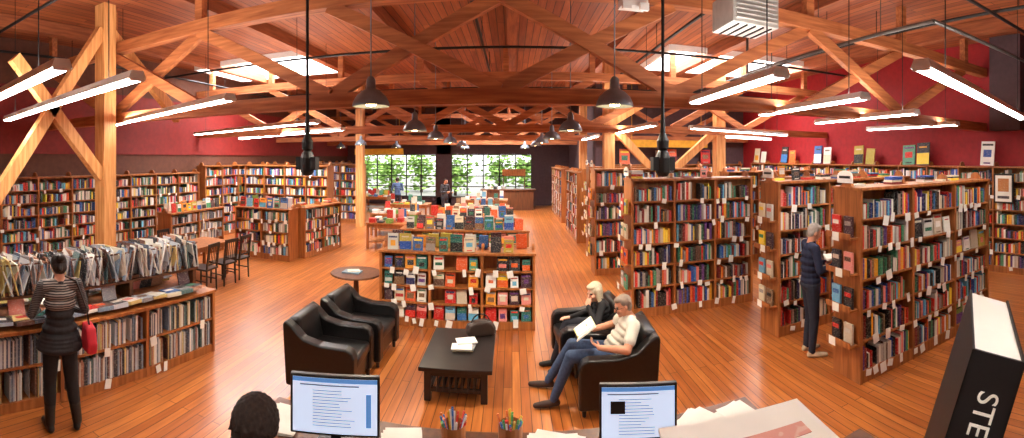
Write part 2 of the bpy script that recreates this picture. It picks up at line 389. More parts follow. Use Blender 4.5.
# ---------------------------------------------------------------- bookcases
bookcase('bookcase',(5.1,3.95,0),math.radians(-2),2.85,2.3,.5,6,True,.95,tagp=.65,endcap=True,top='stack',sign=True,avg=.026,face=.12)
bookcase('bookcase',(5.2,5.75,0),0,3.0,2.3,.5,6,True,.95,tagp=.5,endcap=True,top='stack',sign=True,avg=.026)
bookcase('bookcase',(3.1,7.42,0),0,2.3,2.3,.5,6,True,.78,tagp=.6,endcap=True,top='stack',sign=True,avg=.03)
bookcase('bookcase',(6.5,7.9,0),0,2.6,2.25,.5,6,True,.9,tagp=.3,top='stack')
bookcase('bookcase',(3.2,10.2,0),0,2.7,2.4,.5,6,True,.9,tagp=.3,endcap=True,sign=True)
bookcase('bookcase',(6.6,10.3,0),0,2.7,2.3,.5,6,True,.9,tagp=.2,top='stack')
bookcase('bookcase',(3.7,13.0,0),0,3.0,2.4,.5,6,True,1,tagp=.2,endcap=True,sign=True)
bookcase('bookcase',(2.25,15.2,0),-pi/2,2.8,2.2,.5,6,True,.9,tagp=.2)
bookcase('bookcase',(2.25,20.4,0),-pi/2,4.4,2.2,.5,6,True,.9,tagp=.2)
bookcase('wall_bookcase',(XR-.2,9.9,0),-pi/2,11.6,2.45,.36,7,False,.95,tagp=.15,top='big',avg=.035)
bookcase('wall_bookcase',(6.4,16.75,0),0,5.8,2.4,.36,7,False,.95,tagp=.1,avg=.04,top='big')
bookcase('wall_bookcase',(XL+.25,6.2,0),pi/2,9.6,2.2,.36,7,False,.95,tagp=.12,avg=.035)
bookcase('wall_bookcase',(XL+.25,18.0,0),pi/2,13.4,2.4,.36,7,False,.95,tagp=.1,avg=.045)
bookcase('bookcase',(-7.35,13.5,0),0,3.2,2.4,.5,7,True,.9,tagp=.1,avg=.04)
bookcase('bookcase',(-7.5,17.6,0),0,3.0,2.4,.5,7,True,.9,tagp=.1,avg=.045)
bookcase('low_bookcase',(-6.3,10.35,0),0,1.7,1.33,.5,4,True,.85,tagp=.4,top='face',avg=.035)
bookcase('low_bookcase',(-5.35,11.6,0),pi/2-.15,1.9,1.33,.45,4,True,.9,tagp=.4,top='stack',avg=.035)
bookcase('low_bookcase',(-8.0,9.3,0),pi/2,2.2,1.25,.5,4,True,.9,tagp=.3,top='face',pal=PALM)
bookcase('display_bookcase',(-.87,7.15,0),0,2.45,1.18,.5,4,True,.8,tagp=.6,face=1.,top='face',cap=True,base=.1)
bookcase('display_bookcase',(-1.0,9.5,0),0,2.7,1.15,.5,4,True,.9,tagp=.3,face=.6,top='face',cap=False)
bookcase('display_bookcase',(-1.1,12.2,0),0,2.5,1.05,.5,3,True,.85,tagp=.3,face=.6,top='face',cap=False)

def display_table(x,y,w,d,h=.76):
    e=empty('display_table',(x,y,0)); a=MB(); b=MB()
    a.box(0,0,h-.02,w,d,.04); a.box(0,0,h-.09,w-.1,d-.1,.1); a.box(0,0,.2,w-.08,d-.08,.025)
    for sx in(-1,1):
        for sy in(-1,1): a.box(sx*(w/2-.05),sy*(d/2-.05),(h-.05)/2,.07,.07,h-.05)
    for i in range(int(w/.26)):
        for j in range(int(d/.3)):
            if R()<.9:
                z=h; xx=-w/2+.16+i*.26; yy=-d/2+.17+j*.3; c=random.choice(PALF)
                for k in range(random.randint(1,5)): b.box(xx,yy,z+.0125,.17,.23,.023,0,c,Matrix.Rotation(U(-.08,.08),3,'Z')); z+=.025
                if R()<.3: b.box(xx,yy+.05,z+.13,.17,.03,.24,0,random.choice(PALF))
    a.obj('table',[M_case],e); b.obj('books',[M_book],e)
for x,y,w,d in ((-1.1,14.8,2.4,1.1),(-4.0,15.2,1.6,1.1),(-1.2,17.6,2.2,1.1),(-4.3,18.3,1.8,1.1),(-1.2,20.6,2,1.1),(-6.4,21.5,1.8,1),(-3.6,12.9,1.2,.9)): display_table(x,y,w,d)
mb=MB(); mb.box(0,0,.5,2.6,.7,1.0); mb.box(0,0,1.03,2.8,.85,.06); mb.box(.3,.2,1.9,1.2,.1,.35,1)
for x in(-.25,.85): mb.cyl((x,.2,1.06),(x,.2,1.8),.02)
for i in range(5): mb.box(-1.1+i*.22,0,1.12,.16,.2,.13,2,random.choice(PAL))
mb.obj('service_kiosk',[M_caseD,M_case,M_book],loc=(-.2,23.2,0))
for x,y,z,w in ((-6.2,20.3,2.95,2.4),(5.9,16.4,3.2,3.4)):
    mb=MB(); mb.box(0,0,0,w,.04,.28)
    for s in(-1,1): mb.cyl((s*w*.42,0,.1),(s*w*.42,0,ZC-z-.01),.01,n=5)
    mb.obj('hanging_sign',[M_yel],loc=(x,y,z))

# ---------------------------------------------------------------- periodicals island
ang=math.radians(82.3)
isl=bookcase('magazine_island',(-4.52,3.27,0),ang,3.4,.84,1.0,2,True,1.15,avg=.014,pal=PALM,tagp=.25,cap=False,hr=(.8,.95),base=.08)
a=MB(); b=MB()
x=-1.6
while x<1.55:
    for y in (-.36,.36):
        b.box(x,y+U(-.03,.03),.88+.02,.2,.26,.03+U(0,.02),0,random.choice(PALM),Matrix.Rotation(-.15 if y<0 else .15,3,'X')@Matrix.Rotation(U(-.25,.25),3,'Z'))
        c=random.choice(PALM+PALF)
        T=Matrix.Rotation(-.12 if y<0 else .12,3,'X')@Matrix.Rotation(U(-.3,.3),3,'Z')
        b.box(x+U(-.03,.03),y*.92,.925,.19,.24,.008,0,c,T); b.box(x+U(-.02,.02),y*.92,.931,.12,.08,.006,0,random.choice(PALF),T)
        if R()<.6: b.box(x+.02,y*.45,.97,.19,.02,.25,0,random.choice(PALM+PALF),Matrix.Rotation(-.3 if y<0 else .3,3,'X'))
    x+=.2
for x in (-1.62,-.55,.55,1.62): a.box(x,0,1.15,.05,.34,.62)
a.box(0,0,1.10,3.3,.42,.03)
for y in (-.2,0,.2): a.cyl((-1.64,y,1.46),(1.64,y,1.46),.01,n=6)
for y in(-.2,.2): a.box(0,y,1.15,3.3,.015,.03)
for y in (-.13,.13):
    x=-1.6
    while x<1.6:
        g=random.choice(PALM)
        w=U(.004,.016); t=U(-.4,.4); h=U(.30,.42)
        b.box(x,y+U(-.02,.02),1.13+h/2,w,.22,h,0,g,Matrix.Rotation(t,3,'Y')@Matrix.Rotation(U(-.4,.4),3,'Z'))
        x+=U(.014,.032)
a.obj('upper_rack',[M_caseD],isl); b.obj('magazines',[M_book],isl)

# ---------------------------------------------------------------- seating
def armchair(x,y,rz):
    e=empty('armchair',(x,y,0),rz)
    b=MB(); b.box(-.02,0,.22,.76,.66,.22); b.obj('base',[M_leather],e,bevel=.03,seg=3)
    c=MB(); c.box(.06,0,.38,.66,.55,.14); c.obj('seat_cushion',[M_leather],e,bevel=.045,seg=4,smooth=True)
    for i,s in enumerate((-1,1)):
        p=[(.40,.09),(.40,.50),(.37,.57),(.30,.60),(0,.60),(-.2,.64),(-.33,.76),(-.42,.81),(-.45,.77),(-.41,.09)]
        d=MB(); d.prism([(a,b2) for a,b2 in p],'y',s*.34-.075,s*.34+.075); d.obj('arm_%d'%(i+1),[M_leather],e,bevel=.03,seg=4)
    k=MB(); T=Matrix.Rotation(-.2,3,'Y'); k.box(-.33,0,.58,.16,.58,.48,0,(1,1,1),T); k.obj('backrest',[M_leather],e,bevel=.05,seg=4,smooth=True)
    l=MB()
    for sx in(-.34,.34):
        for sy in(-.33,.33): l.cyl((sx,sy,0),(sx,sy,.12),.02,.03,8)
    l.obj('legs',[M_black],e)
armchair(-2.06,4.88,math.radians(2)); armchair(-2.0,5.80,math.radians(-3))
armchair(1.10,4.86,math.radians(176)); armchair(.95,5.74,math.radians(183))
e=empty('coffee_table',(-.61,5.34,0)); a=MB()
a.box(0,0,.37,.80,1.16,.045); a.box(0,0,.31,.66,1.02,.07)
for sx in(-1,1):
    for sy in(-1,1): a.box(sx*.31,sy*.48,.175,.075,.075,.35)
for sx in(-1,1): a.box(sx*.31,0,.12,.03,.9,.05)
for sy in(-1,1): a.box(0,sy*.48,.12,.6,.03,.05)
for i in range(9): a.box(-.27+i*.0675,0,.145,.035,.95,.015)
for i in range(7): a.box(-.2+i*.067,-.49,.2,.02,.02,.2)
a.obj('frame',[M_black],e,bevel=.006)
mb=MB()
for i,(dx,dy,r,c) in enumerate([(0,0,.1,(.6,.5,.3)),(.02,.02,-.12,(.3,.3,.3)),(-.01,-.02,.05,(.85,.84,.78)),(.03,.13,.3,(.85,.85,.8))]):
    mb.box(dx,dy,.01+i*.014,.24,.17,.013,0,c,Matrix.Rotation(r,3,'Z'))
mb.obj('magazine_stack',[M_book],loc=(-.58,5.28,.3925))
mb=MB(); poly=[(-.17,0),(.17,0),(.2,.08),(.15,.17),(.06,.2),(-.08,.19),(-.17,.15),(-.2,.07)]
mb.prism(poly,'y',-.07,.07)
hb=empty('handbag',(-.40,5.72,.393),.3); mb.obj('body',[plain('brown_leather',(56,40,32),.5)],hb,bevel=.04,seg=3)
mb=MB(); pts=[(.12*math.cos(t),0,.15+.12*math.sin(t)) for t in np.linspace(0,pi,9)]
for p,q in zip(pts[:-1],pts[1:]): mb.cyl(p,q,.009,n=6)
mb.obj('strap',[M_leather],hb)
e=empty('round_table',(-2.6,7.2,0)); a=MB()
a.lathe(0,0,.68,[(0,.03),(.43,.03),(.44,.015),(.43,0),(0,0)],32); a.lathe(0,0,0,[(0,.68),(.06,.67),(.04,.6),(.05,.35),(.07,.12),(.05,.08),(0,.08)],16)
for i in range(4):
    t=i*pi/2+.5; a.beam((0,0,.1),(.3*math.cos(t),.3*math.sin(t),.03),.05,.06)
a.obj('pedestal_table',[M_caseD],e,smooth=False)
mb=MB(); mb.box(0,0,.012,.3,.22,.02,0,lin((120,150,170))); mb.box(.02,.01,.03,.2,.15,.016,0,lin((220,215,200)),Matrix.Rotation(.4,3,'Z')); mb.obj('picture_book',[M_book],loc=(-2.65,7.15,.712))
e=empty('reading_table',(-6.45,7.4,0)); a=MB(); a.box(0,0,.74,.8,2.0,.04); a.box(0,0,.68,.7,1.9,.09)
for sx in(-1,1):
    for sy in(-1,1): a.box(sx*.33,sy*.92,.36,.06,.06,.72)
a.obj('table',[M_case],e)
def chair(x,y,rz):
    a=MB(); a.box(0,0,.45,.42,.42,.035)
    for sx in(-1,1):
        for sy in(-1,1): a.cyl((sx*.19,sy*.18,0),(sx*.18,sy*.17,.45),.018,.02,8)
    for sy in(-1,1): a.beam((-.19,sy*.18,.45),(-.25,sy*.18,.95),.03,.035); a.box(0,sy*.18,.22,.36,.02,.02)
    a.beam((-.248,-.2,.93),(-.248,.2,.93),.025,.07); a.beam((-.2,-.18,.55),(-.2,.18,.55),.02,.03)
    for i in range(5): yy=-.12+i*.06; a.cyl((-.2,yy,.55),(-.245,yy,.92),.008,n=6)
    a.obj('dining_chair',[M_black],loc=(x,y,0),rz=rz)
chair(-5.72,7.0,pi+.1); chair(-5.72,7.65,pi-.1); chair(-5.75,8.2,pi); chair(-7.2,7.6,0)
mb=MB(); mb.box(0,0,0,.04,.5,.68,0); mb.box(-.022,0,0,.01,.42,.6,1); mb.box(-.03,0,.08,.004,.28,.3,2,lin((190,120,60))); mb.box(-.03,0,-.2,.004,.3,.06,2,lin((60,50,60)))
mb.obj('framed_poster',[M_black,M_paper,M_book],loc=(XR-.42,4.75,1.95))

# ---------------------------------------------------------------- service counter foreground
e=empty('service_counter',(0,2.33,0)); a=MB(); a.box(0,0,.97,3.1,.78,.05); a.obj('countertop',[M_caseD],e,bevel=.008)
a=MB(); a.box(0,.1,.47,2.9,.5,.94)
for i in range(4): a.box(-1.08+i*.72,.36,.5,.62,.02,.76)
a.obj('cabinet',[M_case],e)
def monitor(x,y,rz,w=.48,h=.31,zc=1.25,pic=False):
    e=empty('computer_monitor',(x,y,0),rz)
    a=MB(); a.box(0,0,zc,w+.03,.035,h+.03); a.box(0,.04,zc,w*.6,.05,h*.6); a.box(0,.06,1.12,.06,.03,.25); a.obj('casing',[M_black],e,bevel=.006)
    b=MB(); b.lathe(0,.06,.996,[(0,.02),(.11,.015),(.12,0),(0,0)],20); b.obj('stand_base',[M_black],e)
    s=MB(); y0=-.0185
    s.box(0,y0,zc,w,.002,h,0); s.box(0,y0-.0015,zc+h/2-.012,w,.001,.024,1); s.box(-.03,y0-.0015,zc+h/2-.04,w*.7,.001,.008,2)
    for i in range(12):
        ww=w*U(.3,.5); s.box(-w*.22+ww/2-.02,y0-.0015,zc+h/2-.07-i*.018,ww,.001,.0035,2)
    if pic: s.box(-w*.28,y0-.0025,zc+.03,w*.2,.001,h*.25,3)
    else: s.box(w*.40,y0-.0025,zc-.02,w*.06,.001,h*.6,1)
    s.obj('screen',[M_screen,M_scrblue,M_scrtxt,M_black],e)
monitor(-.98,2.36,math.radians(16)); monitor(.72,2.5,math.radians(-13),.42,.29,1.19,True)
def pens(x,y):
    e=empty('pencil_cup',(x,y,.995)); a=MB(); a.lathe(0,0,0,[(0,.002),(.07,0),(.072,.11),(.068,.11),(.064,.008),(0,.008)],16); a.obj('cup',[M_case],e)
    b=MB()
    for i in range(18):
        t=U(0,6.28); c=random.choice([lin(k) for k in ((220,60,50),(60,120,200),(240,200,60),(80,160,90),(240,240,235),(230,120,60))]); b.cyl((.03*math.cos(t),.03*math.sin(t),.01),(.075*math.cos(t),.075*math.sin(t),U(.13,.17)),.007,n=6,m=0,c=c)
    b.obj('pens',[M_book],e)
pens(-.34,2.60); pens(-.01,2.62)
def papers(x,y,rz,w=.22,d=.3):
    mb=MB()
    for i in range(4): mb.box(U(-.02,.02),U(-.02,.02),.002+i*.004,w,d,.003,0,(1,1,1),Matrix.Rotation(U(-.2,.2),3,'Z'))
    mb.obj('paper_stack',[M_paper],loc=(x,y,.996),rz=rz)
papers(-.62,2.5,.3); papers(1.12,2.52,.6,.3,.26); papers(-1.38,2.48,.1); papers(.25,2.56,1.4); papers(1.4,2.5,.2,.2,.28); papers(-.17,2.5,.1,.1,.2)
mb=MB(); mb.box(0,0,.012,.4,.14,.022)
for i in range(14):
    for j in range(4): mb.box(-.18+i*.0275,-.045+j*.03,.026,.022,.024,.008)
mb.obj('keyboard',[M_black],loc=(-.98,2.1,.996))

# near ledge bookcase with large books on it
bookcase('ledge_bookcase',(.43,.46,0),0,.78,1.93,.76,5,False,.75,tagp=0,cap=False,wm=M_caseD)
mb=MB()
mb.box(.37,.64,1.962,.30,.38,.05,0,lin((120,110,100)),Matrix.Rotation(-.1,3,'Z'))
mb.box(.37,.62,2.012,.29,.36,.05,1,(1,1,1),Matrix.Rotation(.06,3,'Z'))
mb.box(.38,.63,2.062,.29,.32,.05,0,lin((232,226,214)),Matrix.Rotation(-.06,3,'Z'))
mb.box(.40,.64,2.11,.29,.29,.045,1,(1,1,1),Matrix.Rotation(-.12,3,'Z'))
mb.box(.40,.64,2.137,.295,.295,.008,1,(1,1,1),Matrix.Rotation(-.12,3,'Z'))
mb.box(.41,.69,2.1417,.22,.04,.001,0,lin((206,140,124)),Matrix.Rotation(-.12,3,'Z'))
mb.obj('book_stack',[M_book,M_paper])
bb=empty('photography_book',(.680,.442,2.158)); bb.rotation_euler=(math.radians(2),math.radians(17),math.radians(-57))
mb=MB(); mb.box(-.040,0,0,.004,.27,.42,0); mb.box(.040,0,0,.004,.27,.42,0); mb.box(0,-.133,0,.084,.004,.42,0); mb.box(0,.002,0,.076,.262,.41,1); mb.obj('cover',[plain('black_dustjacket',(16,15,16),.5),M_paper],bb)
tx=bpy.data.curves.new('spine_title','FONT'); tx.body='STEVE McCURRY'; tx.size=.046; tx.extrude=.0005; tx.align_x='LEFT'; tx.align_y='CENTER'
to=bpy.data.objects.new('spine_title',tx); C.objects.link(to); to.parent=bb; to.location=(0,-.1365,.155); to.rotation_euler=(pi/2,pi/2,0); tx.materials.append(M_paper)

# ---------------------------------------------------------------- people
def V(*a): return Vector(a)
class Body:
    def __init__(s): s.p=[]
    def cap(s,a,b,ra,rb,tag): s.p.append(('c',Vector(a),Vector(b),ra,rb,tag))
    def ell(s,c,X,Y,Z,rad,tag): s.p.append(('e',Vector(c),Matrix((X,Y,Z)).transposed(),rad,tag))
    def build(s,name,cols,vox=.0075):
        mb=MB()
        n,mn=14,9
        def sph(T,c,rad):
            vs=[];
            for j in range(1,mn):
                ph=pi*j/mn
                for i in range(n):
                    t=2*pi*i/n; vs.append(tuple(c+T@Vector((rad[0]*math.sin(ph)*math.cos(t),rad[1]*math.sin(ph)*math.sin(t),rad[2]*math.cos(ph)))))
            vs.append(tuple(c+T@Vector((0,0,rad[2])))); vs.append(tuple(c+T@Vector((0,0,-rad[2]))))
            fs=[]
            for j in range(mn-2):
                for i in range(n): fs.append((j*n+i,(j+1)*n+i,(j+1)*n+(i+1)%n,j*n+(i+1)%n))
            tp=(mn-1)*n
            for i in range(n): fs.append((tp,i,(i+1)%n)); fs.append((tp+1,(mn-2)*n+(i+1)%n,(mn-2)*n+i))
            mb.add(vs,fs)
        I=Matrix.Identity(3)
        for q in s.p:
            if q[0]=='c':
                _,a,b,ra,rb,_t=q; L=(b-a).length; k=max(2,int(L/(min(ra,rb)*.35))+1); k=min(k,40)
                for i in range(k): t=i/(k-1); r=ra+(rb-ra)*t; sph(I,a.lerp(b,t),(r,r,r))
            else: sph(q[2],q[1],q[3])
        me=bpy.data.meshes.new('tmp'); me.from_pydata(mb.v,[],mb.f); o=bpy.data.objects.new('tmp',me); C.objects.link(o)
        r=o.modifiers.new('r','REMESH'); r.mode='VOXEL'; r.voxel_size=vox
        sm=o.modifiers.new('s','SMOOTH'); sm.iterations=2; sm.factor=.5
        bpy.context.view_layer.update()
        dg=bpy.context.evaluated_depsgraph_get(); me2=bpy.data.meshes.new_from_object(o.evaluated_get(dg))
        bpy.data.objects.remove(o)
        nf=len(me2.polygons); cen=np.zeros(nf*3); me2.polygons.foreach_get('center',cen); cen=cen.reshape(-1,3)
        best=np.full(nf,1e9); idx=np.zeros(nf,int); tags=list(cols.keys())
        for q in s.p:
            tag=q[-1]
            if tag not in cols: tag='top'
            if q[0]=='c':
                a=np.array(q[1]);b=np.array(q[2]);ab=b-a;L2=max(ab@ab,1e-9); t=np.clip((cen-a)@ab/L2,0,1)
                d=np.linalg.norm(cen-a-t[:,None]*ab,axis=1)-(q[3]+(q[4]-q[3])*t)
            else:
                Rm=np.array(q[2]); l=(cen-np.array(q[1]))@Rm; rr=np.array(q[3]); k0=np.linalg.norm(l/rr,axis=1); k1=np.linalg.norm(l/(rr*rr),axis=1)+1e-9
                d=k0*(k0-1)/k1
            m=d<best; best[m]=d[m]; idx[m]=tags.index(tag)
        me2.materials.clear()
        for t in tags: me2.materials.append(cols[t])
        me2.polygons.foreach_set('material_index',idx.astype(np.int32)); me2.polygons.foreach_set('use_smooth',np.ones(nf,bool))
        me2.name=name; ob=bpy.data.objects.new(name,me2); C.objects.link(ob); return ob
def hand(B,w,d,n,side,curl=.5,tag='skin',sc=1.):
    w=Vector(w); d=Vector(d).normalized(); n=Vector(n); n=(n-d*n.dot(d)).normalized(); lat=d.cross(n)*side
    for off,kl,fl in ((.030,.085,.070),(.010,.090,.080),(-.011,.086,.074),(-.030,.078,.058)):
        k=w+d*kl*sc+lat*off*sc; B.cap(w+lat*off*.55*sc+d*.01,k,.014*sc,.0115*sc,tag)
        p=k; a=curl*.5
        for fr,r0,r1 in ((.45,.0095,.0088),(.3,.0088,.0082),(.25,.0082,.0072)):
            dd=d*math.cos(a)+n*math.sin(a); q=p+dd*fl*fr*1.0*sc; B.cap(p,q,r0*sc,r1*sc,tag); p=q; a+=curl
    p=w+d*.028*sc+lat*.03*sc; dd=(d*.62+lat*.62+n*.45).normalized(); q=p+dd*.038*sc; B.cap(p,q,.0135*sc,.011*sc,tag)
    dd=(d*.85+lat*.2+n*.45).normalized(); B.cap(q,q+dd*.032*sc,.0105*sc,.0085*sc,tag)
def head(B,c,f,u,hair='short',hs=1.):
    c=Vector(c); f=Vector(f).normalized(); u=Vector(u); u=(u-f*u.dot(f)).normalized(); l=u.cross(f)
    P=lambda a,b,d: c+f*a+l*b+u*d
    B.ell(P(-.008,0,.018),f,l,u,(.093,.075,.098),'skin')
    B.ell(P(.022,0,-.045),f,l,u,(.062,.056,.066),'skin')
    B.ell(P(.062,0,-.088),f,l,u,(.022,.024,.018),'skin')
    B.cap(P(.085,0,.012),P(.104,0,-.022),.009,.0135,'skin')
    for s in(-1,1):
        B.ell(P(-.005,s*.077,-.008),f,l,u,(.018,.01,.03),'skin')
        B.ell(P(.079,s*.031,.008),f,l,u,(.011,.014,.008),'eye')
        B.cap(P(.084,s*.016,.027),P(.076,s*.046,.027),.006,.005,'hair')
        B.ell(P(.06,s*.038,-.03),f,l,u,(.026,.022,.024),'skin')
    B.cap(P(.083,-.018,-.056),P(.083,.018,-.056),.0065,.0065,'lip')
    if hair in('short','full'):
        g=1.07 if hair=='full' else 1
        B.ell(P(-.024,0,.035),f,l,u,(.092*g,.082*g,.094*g),'hair'); B.ell(P(-.05,0,-.01),f,l,u,(.058*g,.074*g,.07),'hair'); B.ell(P(.02,0,.082),f,l,u,(.062,.06,.036),'hair')
        if hair=='full':
            for i in range(150):
                t=i*2.39996; z=1-i/150*1.2; rr=math.sqrt(max(0,1-z*z))
                if math.cos(t)*rr<.45 or z>.6:
                    p=P(-.024+.094*rr*math.cos(t),.086*rr*math.sin(t),.035+.098*z); q=p+(f*(-.3)+l*U(-.5,.5)+u*(-.5))*.03
                    B.cap(p,q,.009,.005,'hair')
    if hair=='bun':
        B.ell(P(-.022,0,.032),f,l,u,(.094,.083,.096),'hair'); B.ell(P(-.05,0,-.02),f,l,u,(.06,.076,.075),'hair'); B.ell(P(-.125,0,.05),f,l,u,(.042,.045,.042),'hair'); B.cap(P(-.09,0,.0),P(-.11,.01,-.06),.03,.02,'hair')
    if hair=='bob':
        B.ell(P(-.022,0,.035),f,l,u,(.1,.092,.1),'hair')
        for s in(-1,1): B.cap(P(.0,s*.078,.03),P(.012,s*.082,-.085),.034,.028,'hair')
        B.cap(P(-.07,0,.0),P(-.06,0,-.09),.055,.045,'hair'); B.ell(P(.03,0,.085),f,l,u,(.06,.07,.035),'hair')
def figure(name,J,cols,hair='short',sleeve='long',female=False,vox=.0075,hf=(1,0,0),hu=(0,0,1),curl=(.5,.5),hd=None,shoe='shoe',belly=0,wide=1.,hem=0,bust=0):
    B=Body(); J={k:Vector(v) for k,v in J.items()}
    pel=J['pelvis']; sm=(J['shL']+J['shR'])/2; lat=(J['shL']-J['shR']).normalized(); up=(sm-pel).normalized(); fwd=lat.cross(up).normalized(); lat2=up.cross(fwd)
    Ls=(sm-pel).length
    tt=[0,.15,.32,.5,.68,.84,.95]; ww=[.172,.165,.148,.15,.165,.165,.12] if not female else [.175,.165,.135,.135,.15,.15,.10]
    dd=[.125,.122,.115,.12,.125,.11,.085]
    bd=J.get('bend',(pel+sm)/2)
    for i in range(len(tt)):
        t=tt[i]; p=(pel*(1-t)*(1-t)+bd*2*t*(1-t)+sm*t*t)
        B.ell(p+fwd*(belly*math.exp(-((t-.3)/.2)**2)),fwd,lat2,up,(dd[i]*wide+belly*.5*(1 if i in(1,2,3) else 0),ww[i]*wide,Ls*.17),'bottom' if i==0 else ('yoke' if i>=4 and 'yoke' in cols else 'top'))
    if bust:
        for s in(-1,1): B.ell(pel.lerp(sm,.7)+fwd*.075+lat2*s*.065,fwd,lat2,up,(.06,.065,.065),'top')
    if hem:
        for k in range(4):
            z=-.02-hem*k/3; B.ell(pel+V(0,0,z),fwd,lat2,V(0,0,1),(.14*wide+.012*k,.185*wide+.012*k,.07),'top')
    B.cap(J['shL']-lat*.03,J['shR']+lat*.03,.058*wide,.058*wide,'yoke' if 'yoke' in cols else 'top')
    hc=J['head']; hfv=Vector(hf).normalized(); huv=Vector(hu).normalized()
    B.cap(sm+up*.02,hc-huv*.06-hfv*.02,.056,.05,'skin'); B.cap(sm,sm+(hc-sm)*.18,.075,.062,'top')
    head(B,hc,hfv,huv,hair)
    for sd,s in(('L',1),('R',-1)):
        sh,el,wr=J['sh'+sd],J['el'+sd],J['wr'+sd]; k=(.9 if female else 1)*wide
        if sleeve=='long':
            B.cap(sh,el,.058*k,.047*k,'sleeve'); B.cap(el,wr,.046*k,.035*k,'sleeve')
        else:
            B.cap(sh,sh.lerp(el,.62),.066*k,.063*k,'top'); B.cap(sh,el,.05*k,.042*k,'skin'); B.cap(el,wr,.043*k,.028*k,'skin')
        f=(wr-el).normalized(); B.cap(wr-f*.03,wr+f*.015,.027*k,.025*k,'skin')
        h=(hd or {}).get(sd); d,n=(h if h else (f,-lat*s))
        hand(B,wr,d,n,s,curl[0 if sd=='L' else 1],sc=.98 if not female else .9)
        hp,kn,an=J['hip'+sd],J['kn'+sd],J['an'+sd]; g=wide
        B.cap(hp,kn,.090*g*(.97 if female else 1),.062*g,'bottom'); B.cap(kn,kn.lerp(an,.35),.060*g,.059*g,'bottom'); B.cap(kn.lerp(an,.35),an,.059*g,.043*g,'bottom')
        B.cap(pel,hp,.11,.098,'bottom')
        t=J['toe'+sd]; heel=an+(an-t).normalized()*.035; heel.z=max(.035,an.z-.05)
        if shoe=='boot': B.cap(kn.lerp(an,.45),an,.062*k,.05,'shoe')
        B.cap(an,heel,.042,.036,'shoe'); tl=Vector(t); B.cap(heel,heel.lerp(tl,.55),.036,.038,'shoe'); B.cap(heel.lerp(tl,.55),tl,.038,.027,'shoe')
    return B.build(name,cols,vox)
def pm(n,c,r=.7,v=.12,s=20): return plain(n,c,r,var=v,scale=s)
skin=pm('skin',(214,150,118),.5,.05); skin2=pm('skin_light',(226,170,140),.5,.05); eye=pm('eye',(40,26,20),.3); lip=pm('lip',(176,92,84),.5)
def place(o,x,y,rz,z=0): o.location=(x,y,z); o.rotation_euler=(0,0,rz); return o
JW=dict(pelvis=(0,0,.94),bend=(.0,0,1.12),shL=(.0,.175,1.41),shR=(.0,-.175,1.41),head=(.05,.0,1.585),
  elL=(.04,.27,1.13),wrL=(.28,.17,1.08),elR=(.05,-.27,1.13),wrR=(.29,-.15,1.08),
  hipL=(0,.085,.89),knL=(.03,.09,.48),anL=(-.02,.10,.09),toeL=(.15,.13,.03),hipR=(0,-.085,.89),knR=(.02,-.12,.48),anR=(-.03,-.17,.09),toeR=(.13,-.22,.03))
cw=dict(top=pm('charcoal_knit',(36,31,33),.8,.2,60),yoke=stripes('lace_yoke',(40,36,38),(150,140,132),14),sleeve=stripes('striped_sleeve',(34,30,32),(104,98,96),18),skin=skin2,eye=eye,lip=lip,hair=pm('dark_hair',(34,22,18),.5),bottom=pm('black_leggings',(24,22,24),.8),shoe=pm('black_boots',(20,18,18),.4))
wm=figure('standing_woman',JW,cw,'bun','long',True,hf=(1,0,-.45),hu=(.4,0,1),hd={'L':(V(.6,-.5,0),V(0,-.3,.9)),'R':(V(.6,.5,0),V(0,.3,.9))},curl=(.45,.45),shoe='boot',wide=1.1,hem=.10,bust=1)
place(wm,-3.72,2.36,math.radians(160))
e=empty('open_magazine',(-4.08,2.49,1.13),math.radians(160)); mb=MB()
mb.box(.0,.075,0,.22,.15,.006,0,(1,1,1),Matrix.Rotation(.2,3,'X')); mb.box(.0,-.075,0,.22,.15,.006,0,(1,1,1),Matrix.Rotation(-.2,3,'X')); mb.obj('pages',[M_paper],e)
e=empty('shoulder_bag',(-3.72,2.36,0),math.radians(160)); mb=MB()
mb.prism([(-.26,.80),(-.02,.78),(.0,.88),(-.05,1.06),(-.22,1.04),(-.28,.90)],'y',-.31,-.21); mb.obj('bag_body',[pm('red_fabric',(190,24,40),.7)],e,bevel=.03,seg=3)
mb=MB()
for p,q in zip([(-.14,-.26,1.03),(-.12,-.24,1.2),(-.07,-.15,1.46)],[(-.12,-.24,1.2),(-.07,-.15,1.46),(.04,-.05,1.49)]): mb.beam(p,q,.03,.01)
mb.obj('bag_strap',[M_black],e)

JM=dict(pelvis=(.0,0,.50),bend=(-.12,0,.62),shL=(-.17,.20,.85),shR=(-.17,-.20,.85),head=(-.09,.0,1.005),
  elL=(-.06,.36,.66),wrL=(.2,.24,.66),elR=(-.06,-.36,.68),wrR=(.22,-.13,.72),
  hipL=(.03,.09,.49),knL=(.50,.13,.54),anL=(.68,.12,.10),toeL=(.88,.14,.035),hipR=(.03,-.09,.49),knR=(.46,-.2,.53),anR=(.72,-.28,.10),toeR=(.93,-.32,.035))
cm=dict(top=pm('cream_tshirt',(226,222,206),.8,.05),skin=skin,eye=eye,lip=lip,hair=pm('grey_hair',(140,124,110),.7,.2),bottom=pm('blue_jeans',(58,76,106),.8,.2,40),shoe=pm('brown_sandals',(60,42,34),.6))
mn=figure('seated_man',JM,cm,'short','short',hf=(1,.2,-.3),hu=(.3,0,1),hd={'L':(V(.7,-.5,.3),V(-.2,-.3,.9)),'R':(V(.7,.5,.3),V(-.2,.3,.9))},curl=(.5,.5),belly=.035,wide=1.08)
place(mn,1.13,4.86,math.radians(178))
mb=MB()
hfv=Vector((1,.2,-.3)).normalized(); hu_=Vector((.3,0,1)); hu_=(hu_-hfv*hu_.dot(hfv)).normalized(); hl=hu_.cross(hfv)
